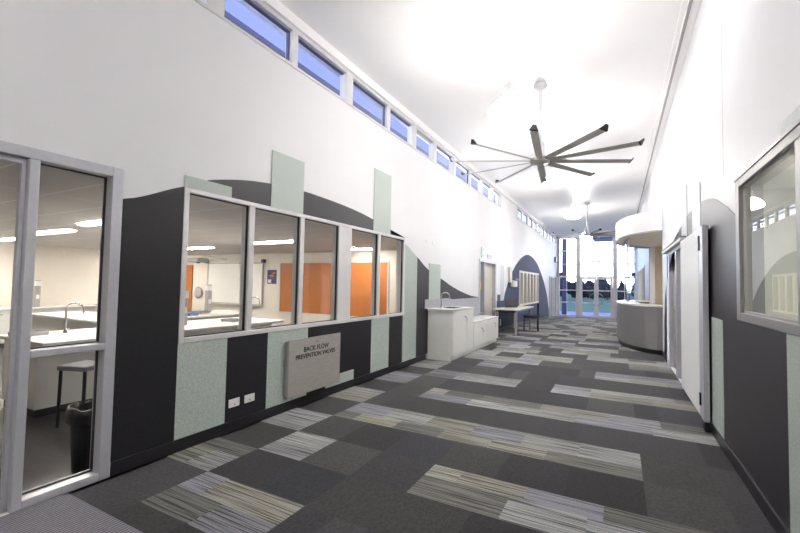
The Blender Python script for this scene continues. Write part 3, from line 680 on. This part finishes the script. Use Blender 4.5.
def tap(name, x, y, z, h_, reach, label, dx=1, dy=0, group=None):
    o = thing(name, label, 'tap', (x, y, z), 0, group)
    R_ = reach/2
    pts = [(0,0,.001),(0,0,h_-R_)]+[(dx*(R_-R_*math.cos(PI*t/8)), dy*(R_-R_*math.cos(PI*t/8)), h_-R_+R_*math.sin(PI*t/8)) for t in range(1, 9)]+[(dx*reach, dy*reach, h_-R_-.05)]
    MB().tube(pts, .012, 10).build('spout', 'chrome', o); MB().lathe([(.028,.0006),(.028,.01),(.02,.015),(.02,.05)]).build('base', 'chrome', o); MB().tube([(0,0,.04),(0,.05,.055)], .006, 8).build('lever', 'chrome', o)
    return o
tap('gooseneck_tap', -3.06, 7.42, .94, .30, .16, 'chrome gooseneck tap on the white sink cabinet in the corridor', .9, .45)
lc = thing('low_cabinet', 'low white bench cabinet between the sink cabinet and the near left door', 'cabinet', (-2.9, 9.17, 0))
loc(MB().box((X0,8.195,.09),(X1,10.15,.60)), lc).build('body', 'cab', lc); loc(MB().box((X0,8.195,.001),(X1-.03,10.15,.09)), lc).build('plinth', 'cab', lc)
loc(MB().box((X0,8.193,.60),(X1+.02,10.17,.63)), lc).build('countertop', 'bench', lc, .003)
loc(MB().box((X1-.001,8.2,.095),(X1+.016,9.16,.595)), lc).build('door', 'cab', lc, .002); loc(MB().box((X1-.001,9.166,.095),(X1+.016,10.14,.595)), lc).build('door', 'cab', lc, .002)
bow(8.75, .42, lc, lc); bow(9.8, .45, lc, lc)

# desk, laptop, chair
dk = thing('desk', 'white-topped desk with grey steel legs standing beyond the low cabinet', 'desk', (-2.78, 12.7, 0))
loc(MB().box((XL+.03,11.45,.705),(-2.42,13.75,.74)), dk).build('desktop', 'bench', dk, .004)
loc(MB().box((XL+.08,11.55,.64),(-2.5,13.65,.70)), dk).build('underframe', 'black', dk)
for x, y in ((-2.52,11.58),(-2.52,13.6),(-3.05,11.58),(-3.05,13.6)): loc(MB().box((x-.03,y-.03,.0),(x+.03,y+.03,.705)), dk).build('leg', 'alud', dk)
lp = thing('laptop', 'open dark grey laptop on the white desk', 'laptop', (-2.86, 12.5, .7402), math.radians(8))
MB().box((-.17,-.02,0),(.17,.22,.022)).build('keyboard_base', 'laptop', lp, .004)
m = MB(); m.add([(-.19,-.03,.01),(.19,-.03,.01),(.19,-.10,.24),(-.19,-.10,.24),(-.19,-.018,.014),(.19,-.018,.014),(.19,-.088,.244),(-.19,-.088,.244)], [(0,1,2,3),(7,6,5,4),(0,4,5,1),(1,5,6,2),(2,6,7,3),(3,7,4,0)]); m.build('screen_lid', 'laptop', lp)
ch = thing('office_chair', 'black visitor chair with a low back standing at the corridor side of the desk', 'chair', (-2.42, 13.2, .002), math.radians(-78))
MB().box((-.22,-.22,.41),(.22,.2,.48)).build('seat', 'fabric', ch, .015); MB().box((-.21,.19,.66),(.21,.23,.86)).build('backrest', 'fabric', ch, .012)
for sx in (-1, 1):
    MB().tube([(sx*.22,-.2,0),(sx*.22,-.2,.44)], .016, 8).build('leg', 'black', ch); MB().tube([(sx*.22,.21,0),(sx*.22,.21,.44),(sx*.21,.225,.84)], .016, 8).build('leg', 'black', ch)
    MB().tube([(sx*.22,-.2,.41),(sx*.22,.21,.41)], .010, 8).build('side_rail', 'black', ch)

# ------------------------------------------------------------------ ceiling fans
def make_fan(loc_, label):
    o = thing('ceiling_fan', label, 'fan', loc_, 0, 'ceiling fans with ten long blades')
    top = cz(loc_[0])-loc_[2]
    MB().lathe([(.055,top+.02),(.095,top-.01),(.10,top-.05),(.06,top-.09),(.03,top-.10)]).build('ceiling_mount', 'fanrod', o)
    MB().tube([(0,0,top-.09),(0,0,.26)], .028, 12).build('down_rod', 'fanrod', o)
    MB().lathe([(.05,.30),(.062,.27),(.062,.10),(.075,.08),(.075,.05)]).build('motor', 'fanrod', o)
    MB().lathe([(.075,.05),(.14,.035),(.15,.0),(.14,-.03),(.05,-.045)]).build('hub', 'fan', o)
    for k in range(10):
        a = math.radians(24+36*k); ca, sa = math.cos(a), math.sin(a)
        tilt = math.radians(-14)
        def P(r, w, z): # blade coordinates
            zz = z+w*math.sin(tilt); ww = w*math.cos(tilt); return (r*ca-ww*sa, r*sa+ww*ca, zz)
        m = MB(); sec = [(-.052,0),(-.03,.008),(.02,.010),(.058,.0),(.02,-.003),(-.03,-.003)]
        vs = []; rr = [.12,.3,.8,1.34]
        for r in rr:
            s_ = 1 if r > .2 else .7
            vs += [P(r, w*s_, z) for w, z in sec]
        ns = len(sec); fs = [(i*ns+j, i*ns+(j+1) % ns, (i+1)*ns+(j+1) % ns, (i+1)*ns+j) for i in range(len(rr)-1) for j in range(ns)]
        fs += [tuple(range(ns)), tuple(range(len(vs)-1, len(vs)-1-ns, -1))]
        b_ = m.add(vs, fs).build('blade', 'fan', o)
        m = MB(); m.add([P(1.335,-.052,-.006),P(1.335,.06,-.006),P(1.36,.06,.0),P(1.36,-.052,.0),P(1.385,.0,.055),P(1.385,.04,.055),P(1.395,.04,.055),P(1.395,.0,.055)],
              [(0,1,2,3),(4,7,6,5),(0,4,5,1),(3,2,6,7),(1,5,6,2),(0,3,7,4)]).build('winglet', 'black', b_)
    return o
f1 = make_fan((-1.06, 6.45, 3.32), 'nearer large ten-blade grey ceiling fan on a long white rod')
f2 = copy_tree(f1); f2.location = (-1.01, 16.4, 3.22); f2['label'] = 'farther ten-blade ceiling fan in front of the glazed end wall'; f2.rotation_euler.z = math.radians(14)
f2.location.z = 3.32+(cz(-1.01)-cz(-1.06))

# pendants
def make_pendant(x, y, z, label):
    o = thing('pendant_lamp', label, 'lamp', (x, y, z), 0, 'white opal pendant lamps')
    top = cz(x)-z
    MB().lathe([(.05,top+.01),(.055,top-.03),(.02,top-.05)]).build('ceiling_rose', 'white', o)
    MB().tube([(0,0,top-.04),(0,0,.32)], .012, 10).build('stem', 'white', o)
    MB().lathe([(.03,.34),(.06,.32),(.065,.20),(.09,.17)]).build('lamp_holder', 'white', o)
    MB().lathe([(.075,.17),(.13,.145),(.20,.07),(.235,0),(.225,-.035),(.17,-.075),(.09,-.098),(.01,-.104)], seg=32).build('lamp_shade', 'lamp', o)
    return o
pend = make_pendant(-1.13, 4.71, 3.42, 'big glowing opal pendant lamp nearest in view, left of the near fan')
for x, y, l in ((-1.05, 8.25, 'second glowing opal pendant lamp, just beyond the near fan'), (-1.13, 12.4, 'third glowing opal pendant lamp, between the two fans'),
                (-1.13, 17.9, 'farthest glowing opal pendant lamp, beside the far fan'), (-1.13, -2.1, 'added unseen pendant lamp behind the camera that brightens the near walls')):  # last pendant is added out of view to lift the near walls
    c = copy_tree(pend); c.location = (x, y, 3.42+cz(x)-cz(-1.13)); c['label'] = l

# ------------------------------------------------------------------ laboratory
ZC = 2.19
YB, XB = 8.5, -13.0
lf = MB().box((XB-.1,-2.2,ZF-.1),(XL-.15,YB+.1,ZF)).build('floor_laboratory', 'labfloor'); struct(lf, 'dark vinyl laboratory floor')
MB().box((XB+.7,-2.1,ZF),(-6.95,1.9,ZF+.004)).build('beige_vinyl', 'labcab', lf)
struct(MB().box((XB-.1,-2.2,ZC),(XL-.15,YB+.1,ZC+.08)).build('ceiling_laboratory', 'labceil'))
lw = MB().box((XB-.1,YB,ZF),(XL-.15,YB+.1,ZC)); lw.box((XB-.1,-2.2,ZF),(XB,YB,ZC)); lw.box((XB,-2.3,ZF),(XL-.15,-2.2,ZC))
lw = lw.build('wall_laboratory', 'labwall'); struct(lw, 'warm white laboratory walls')
struct(MB().box((XB,-2.2,3.3),(-3.4,YB,3.4)).build('trim_7', 'shade'), 'flat roof over the laboratory')
struct(MB().box((-4.05,YN,4.45),(-4.0,YE,4.52)).build('trim_8', 'shade'), 'sun shade beam outside the high windows')
def bench(name, label, boxes, base_in=.28):
    o = thing(name, label, 'bench', (boxes[0][0], boxes[0][2], ZF))
    t = MB(); b = MB(); pl = MB()
    for x0, x1, y0, y1 in boxes:
        t.box((x0,y0,.61),(x1,y1,.65)); b.box((x0+.02,y0+.06,ZF+.1),(x1-base_in,y1-.04,.61)); pl.box((x0+.05,y0+.08,ZF+.001),(x1-base_in-.03,y1-.06,ZF+.1))
    loc(t, o).build('benchtop', 'bench', o, .006); loc(b, o).build('body', 'labcab', o); loc(pl, o).build('plinth', 'skirt', o)
    return o
bench('laboratory_bench', 'long white-topped laboratory bench nearest the corridor glass', [(-6.9, -5.68, 2.15, 5.9)])
bench('laboratory_bench', 'L-shaped white-topped laboratory bench in the middle of the room', [(-10.6, -7.7, 3.75, 4.7), (-8.7, -7.7, 4.7, 6.9)])
bb = thing('wall_bench', 'white-topped cabinet bench along the back wall of the laboratory', 'bench', (XB, 3, ZF))
loc(MB().box((XB+.005,-2,.61),(XB+.64,8.4,.65)), bb).build('benchtop', 'bench', bb); loc(MB().box((XB+.005,-2,ZF+.1),(XB+.58,8.4,.61)), bb).build('body', 'labcab', bb); loc(MB().box((XB+.005,-2,ZF+.001),(XB+.54,8.4,ZF+.1)), bb).build('plinth', 'skirt', bb)
for i in range(8):
    y = -1.9+1.28*i; d = loc(MB().box((XB+.58,y+.01,ZF+.12),(XB+.598,y+1.26,.59)), bb).build('door', 'cab', bb); loc(MB().box((XB+.598,y+.5,.5),(XB+.615,y+.7,.52)), bb).build('handle', 'chrome', d)
tap('gooseneck_tap', -6.56, 2.72, .65, .40, .19, 'tall chrome gooseneck tap on the near laboratory bench behind the side light', .6, .8, 'laboratory taps')
tap('gooseneck_tap', -8.6, 4.1, .65, .40, .2, 'chrome gooseneck tap on the middle bench seen through the side light', .6, .8, 'laboratory taps')
tap('gooseneck_tap', -6.5, 5.75, .65, .42, .2, 'chrome gooseneck tap at the far end of the near laboratory bench', .7, .7, 'laboratory taps')
def column(x, y, label, h_=.62):
    o = thing('service_column', label, 'column', (x, y, .6503), 0, 'grey service columns on the laboratory benches')
    MB().box((-.055,-.055,0),(.055,.055,h_)).build('post', 'alud', o, .01); MB().box((-.057,-.057,h_-.14),(.057,.057,h_-.02)).build('outlet_panel', 'white', o); MB().box((.055,-.03,.2),(.062,.03,.3)).build('socket', 'white', o)
column(-6.28, 4.2, 'grey service column on the near bench by the first pane of the window', .58)
column(-8.35, 6.2, 'grey service column on the middle bench left of the whiteboard', .64)
column(-12.6, 4.6, 'grey service column on the back wall bench seen through the side light', .66)
# trays and bits on benches
for x, y, z, sx, sy, m, l, nm in ((-7.9,5.4,.6505,.35,.22,'bluep','blue tray on the middle laboratory bench','tray'),(-8.2,5.9,.6505,.3,.25,'grey','grey tray of equipment on the middle laboratory bench','tray'),(-6.2,5.1,.6505,.3,.2,'grey','dark tray on the near laboratory bench','tray'),(-6.6,2.35,.6505,.25,.3,'alud','grey balance tray on the near bench behind the door glass','tray')):
    o = thing(nm, l, 'tray', (x, y, z), .2); MB().box((-sx/2,-sy/2,0),(sx/2,sy/2,.012)).build('base', m, o)
    t = MB()
    t.box((-sx/2,-sy/2,.012),(sx/2,-sy/2+.01,.05)); t.box((-sx/2,sy/2-.01,.012),(sx/2,sy/2,.05)); t.box((-sx/2,-sy/2,.012),(-sx/2+.01,sy/2,.05)); t.box((sx/2-.01,-sy/2,.012),(sx/2,sy/2,.05)); t.build('rim', m, o)
# stool and bin
st = thing('laboratory_stool', 'dark metal stool with a grey seat standing at the near laboratory bench', 'stool', (-5.33, 2.42, ZF+.001), .35)
MB().box((-.18,-.18,.62),(.18,.18,.675)).build('seat', 'grey', st, .015)
for sx in (-1, 1):
    for sy in (-1, 1): MB().tube([(sx*.155,sy*.155,0),(sx*.15,sy*.15,.635)], .017, 8).build('leg', 'black', st)
m = MB(); q = .154
for a, b in (((-q,-q),(q,-q)),((q,-q),(q,q)),((q,q),(-q,q)),((-q,q),(-q,-q))): m.tube([(a[0],a[1],.2),(b[0],b[1],.2)], .010, 8)
m.build('footrest', 'black', st)
bn = thing('waste_bin', 'black round waste bin with a bin liner behind the door glass', 'bin', (-4.05, 1.9, ZF+.001))
MB().lathe([(.115,0),(.15,.50),(.158,.50),(.158,.53),(.145,.53),(.11,.02)]).build('body', 'black', bn)
m = MB(); prof = []
seg = 40
for r, z in ((.162,.42),(.168,.47),(.17,.535),(.15,.545),(.138,.50)): prof.append((r, z))
vs = []; 
for i, (r, z) in enumerate(prof):
    for k in range(seg):
        a = 2*PI*k/seg; rr = r+.006*math.sin(9*a+i)+(0.004*math.sin(23*a)); zz = z+.012*math.sin(5*a+i*.7)
        vs.append((rr*math.cos(a), rr*math.sin(a), zz))
fs = [(i*seg+k, i*seg+(k+1) % seg, (i+1)*seg+(k+1) % seg, (i+1)*seg+k) for i in range(len(prof)-1) for k in range(seg)]
m.add(vs, fs, True).build('bin_liner', 'black', bn)
# back wall of the laboratory
K = .859
def bw(x): return x*K
def bz(z): return 1.4+(z-1.4)*K
ob = thing('pinboard', 'wide orange wall panel of three boards on the end wall of the laboratory', 'board', (bw(-7.9), YB-.001, bz(.4)))
xx = [bw(-9.74), bw(-8.5), bw(-7.3), bw(-5.7)]
for a, b in zip(xx, xx[1:]): loc(MB().box((a+.004,YB-.03,bz(.42)),(b-.004,YB-.001,bz(1.99))), ob).build('board_panel', 'orange', ob)
m = frame_y(MB(), YB-.035, YB-.001, xx[0]-.03, xx[-1]+.03, bz(.42)-.03, bz(1.99)+.02, .025); loc(m, ob).build('board_frame', 'labcab', ob)
od = empty('door_9', (bw(-14.6), YB, ZF)); struct(od, 'orange door at the far left of the laboratory end wall')
loc(MB().box((bw(-14.9),YB-.04,ZF+.01),(bw(-14.25),YB-.001,bz(1.95))), od).build('door_leaf', 'orange', od); loc(MB().tube([(bw(-14.35),YB-.04,.8),(bw(-14.35),YB-.09,.8),(bw(-14.5),YB-.09,.8)], .012), od).build('door_handle', 'chrome', od)
wb = thing('whiteboard', 'large interactive whiteboard on a grey stand in the laboratory', 'whiteboard', (bw(-12), YB-.06, bz(.55)))
a, b = bw(-13.3), bw(-10.55)
loc(MB().box((a,YB-.05,bz(.60)),(b,YB-.02,bz(1.98))), wb).build('board_surface', 'board', wb)
loc(frame_y(MB(), YB-.06, YB-.015, a-.03, b+.03, bz(.60)-.03, bz(1.98)+.03, .03), wb).build('board_frame', 'alud', wb)
loc(MB().box((a,YB-.14,bz(.60)-.05),(b,YB-.06,bz(.60)-.025)), wb).build('pen_tray', 'alud', wb)
for x in (a-.06, b+.06): loc(MB().box((x-.04,YB-.12,bz(1.98)+.02),(x+.04,YB-.02,bz(1.98)+.12)), wb).build('corner_camera', 'black', wb)
pj = thing('projector', 'short-throw projector on an arm above the whiteboard', 'projector', (bw(-12.3), YB-1.0, 1.95))
MB().box((-.28,-.18,-.06),(.22,.16,.06)).build('body', 'alud', pj, .02); MB().box((-.05,.0,.06),(.05,.9,.10)).build('arm', 'white', pj); MB().lathe([(.05,0),(.05,.03)], (.1,-.1,-.088), 16).build('lens', 'black', pj)
cf = thing('wall_fan', 'round grey wall fan beside the whiteboard', 'fan', (bw(-13.85), YB-.002, .98))
m = MB().lathe([(.02,0),(.16,.01),(.19,.03),(.19,.05),(.14,.075),(.03,.08)]); m.v = [(x, -z, y) for x, y, z in m.v]; m.build('cage', 'alud', cf); MB().box((-.26,-.05,-.04),(-.16,-.0,.16)).build('bracket', 'white', cf)
ps = thing('poster', 'navy poster with orange shapes right of the whiteboard', 'poster', (bw(-10.15), YB-.004, bz(1.55)))
MB().box((-.18,-.004,-.21),(.18,.003,.19)).build('sheet', 'poster', ps); MB().prism([(-.14,.03),(.02,.06),(.12,.02),(.0,-.02)], 1, -.006, -.0045).build('artwork', 'posterart', ps); MB().prism([(.0,.1),(.14,.13),(.15,.09),(.05,.07)], 1, -.006, -.0045).build('artwork', 'posterart', ps); MB().box((-.15,-.006,-.18),(-.02,-.0045,-.09)).build('text_block', 'white', ps)
def troffer(x0, x1, y, w, label):
    o = thing('ceiling_light', label, 'light', ((x0+x1)/2, y, ZC-.002), 0, 'long ceiling lights in the laboratory'); L_ = x1-x0
    m = frame_y(MB(), -.01, .0, -L_/2-.02, L_/2+.02, -.1, .1, .02); m.v = [(x, z*(w/.2), y-.012) for x, y, z in m.v]; m.build('light_frame', 'white', o)
    MB().box((-L_/2,-w/2+.02,-.018),(L_/2,w/2-.02,-.004)).build('diffuser', 'troffer', o)
for q in ((-12.2,-10.8,3.65,'laboratory ceiling light seen through the left door leaf'),(-9.5,-8.05,3.35,'laboratory ceiling light at the top of the side light, larger of the pair'),(-7.0,-5.8,3.05,'laboratory ceiling light at the right edge of the side light'),
          (-12.7,-11.5,7.0,'small far laboratory ceiling light low in the side light'),(-9.9,-8.7,6.5,'laboratory ceiling light seen in the first window pane'),(-6.95,-5.5,6.0,'laboratory ceiling light seen in the second window pane'),
          (-5.75,-5.0,7.9,'laboratory ceiling light seen in the fourth window pane')): troffer(q[0], q[1], q[2], .17, q[3])

# ------------------------------------------------------------------ outside
gr = MB().box((-60,YE+.14,-.45),(60,31,-.34)).build('ground', 'path'); struct(gr, 'pale paving outside the entrance')
MB().box((-90,31,-.45),(90,160,-.345)).build('lawn', 'grass', gr)
op = thing('steel_column', 'dark blue steel column outside the left of the glazed wall', 'column', (-2.86, 26.2, -.34))
MB().box((-.13,-.13,.0),(.13,.13,4.6)).build('shaft', 'post', op); MB().box((-.2,-.2,.0),(.2,.2,.04)).build('base_plate', 'post', op)
aw = thing('entrance_awning', 'blue-grey steel awning beams outside above the glazed wall', 'awning', (-1.2, 27, 4.2))
MB().box((-2.2,-1.0,.08),(2.2,-.8,.3)).build('beam', 'shade', aw); MB().box((-.15,-.6,.05),(2.0,1.5,.14)).build('canopy', 'shade', aw)
rnd = random.Random(3)
kinds = {'conifer': 'narrow dark conifer', 'round': 'bushy dark tree', 'low': 'low wide dark tree'}
spots = [(-13.0,'conifer',4.0),(-11.2,'round',3.3),(-9.3,'low',3.0),(-8.2,'conifer',3.9),(-6.6,'round',3.2),(-4.4,'round',4.0),(-2.2,'round',4.1),(.2,'low',3.7),(2.2,'round',4.0),(4.6,'low',3.2),(6.0,'conifer',3.6),(8.0,'round',3.3),(10.2,'conifer',4.2),(11.6,'conifer',4.1),(13.4,'round',3.9),(15.6,'round',3.2)]
words = ['farthest left', 'second from the left', 'third from the left', 'fourth from the left', 'fifth from the left', 'sixth from the left', 'seventh from the left', 'eighth from the left', 'eighth from the right', 'seventh from the right', 'sixth from the right', 'fifth from the right', 'fourth from the right', 'third from the right', 'second from the right', 'farthest right']
for (x, kd, hh), w in zip(spots, words):
    y = 66+(len([o for o in bpy.data.objects if o.name.startswith('tree')]) % 3)*5.0
    x = x*(y/66)-6.0
    o = thing('tree', '%s beyond the field, %s' % (kinds[kd], w), 'tree', (x, y, -.35), 0, 'trees beyond the field')
    hh *= .86; MB().tube([(0,0,-.05),(0,0,hh*.5)], .16, 8).build('trunk', 'trunk', o)
    bm = bmesh.new(); nb = 9 if kd != 'conifer' else 6
    for i in range(nb):
        t = i/(nb-1)
        if kd == 'conifer': c = (rnd.uniform(-.1,.1), rnd.uniform(-.1,.1), hh*(.15+.75*t)); r = .95*(1-.8*t)
        elif kd == 'round': c = (rnd.uniform(-1.2,1.2), rnd.uniform(-.8,.8), hh*(.25+.5*t)); r = rnd.uniform(.7,1.0)
        else: c = (rnd.uniform(-1.9,1.9), rnd.uniform(-.8,.8), hh*rnd.uniform(.2,.65)); r = rnd.uniform(.7,1.05)
        res = bmesh.ops.create_icosphere(bm, subdivisions=2, radius=r)
        for v in res['verts']: v.co = Vector(c)+v.co*(1+rnd.uniform(-.18,.18))
    me = bpy.data.meshes.new('crown'); bm.to_mesh(me); bm.free(); me.materials.append(M['tree']); cr = bpy.data.objects.new('crown', me); C.objects.link(cr); cr.parent = o

# ------------------------------------------------------------------ light
w = bpy.data.worlds.new('dusk'); bpy.context.scene.world = w; w.use_nodes = True; nt = w.node_tree
bg = nt.nodes['Background']; tc = nt.nodes.new('ShaderNodeTexCoord'); sp = nt.nodes.new('ShaderNodeSeparateXYZ'); cr = nt.nodes.new('ShaderNodeValToRGB')
nt.links.new(tc.outputs['Generated'], sp.inputs[0]); nt.links.new(sp.outputs['Z'], cr.inputs[0]); nt.links.new(cr.outputs[0], bg.inputs['Color'])
e = cr.color_ramp.elements; e[0].position = 0.0; e[0].color = (.64, .66, .72, 1); e[1].position = 1; e[1].color = (.05, .07, .2, 1)
for p_, c_ in ((.10, (.60, .64, .74, 1)), (.17, (.040, .048, .088, 1)), (.30, (.026, .032, .066, 1)), (.6, (.024, .030, .065, 1))):
    k_ = e.new(p_); k_.color = c_
bg.inputs['Strength'].default_value = 7

# ------------------------------------------------------------------ camera
yaw, pit, rol = .49358, .04159, .01915
fw = Vector((-math.sin(yaw)*math.cos(pit), math.cos(yaw)*math.cos(pit), math.sin(pit))); r0 = Vector((math.cos(yaw), math.sin(yaw), 0)); u0 = r0.cross(fw)
r = math.cos(rol)*r0+math.sin(rol)*u0; u = -math.sin(rol)*r0+math.cos(rol)*u0
cam = bpy.data.cameras.new('camera'); co = bpy.data.objects.new('camera', cam); C.objects.link(co)
cam.sensor_width = 36; cam.lens = 406.355*36/800; cam.clip_start = .05; cam.clip_end = 500
co.matrix_world = Matrix.Translation((0, 0, 1.4)) @ Matrix((r, u, -fw)).transposed().to_4x4()
bpy.context.scene.camera = co
vs = bpy.context.scene.view_settings; vs.view_transform = 'Standard'; vs.look = 'None'; vs.gamma = 1; vs.use_curve_mapping = False; vs.exposure = 1.28
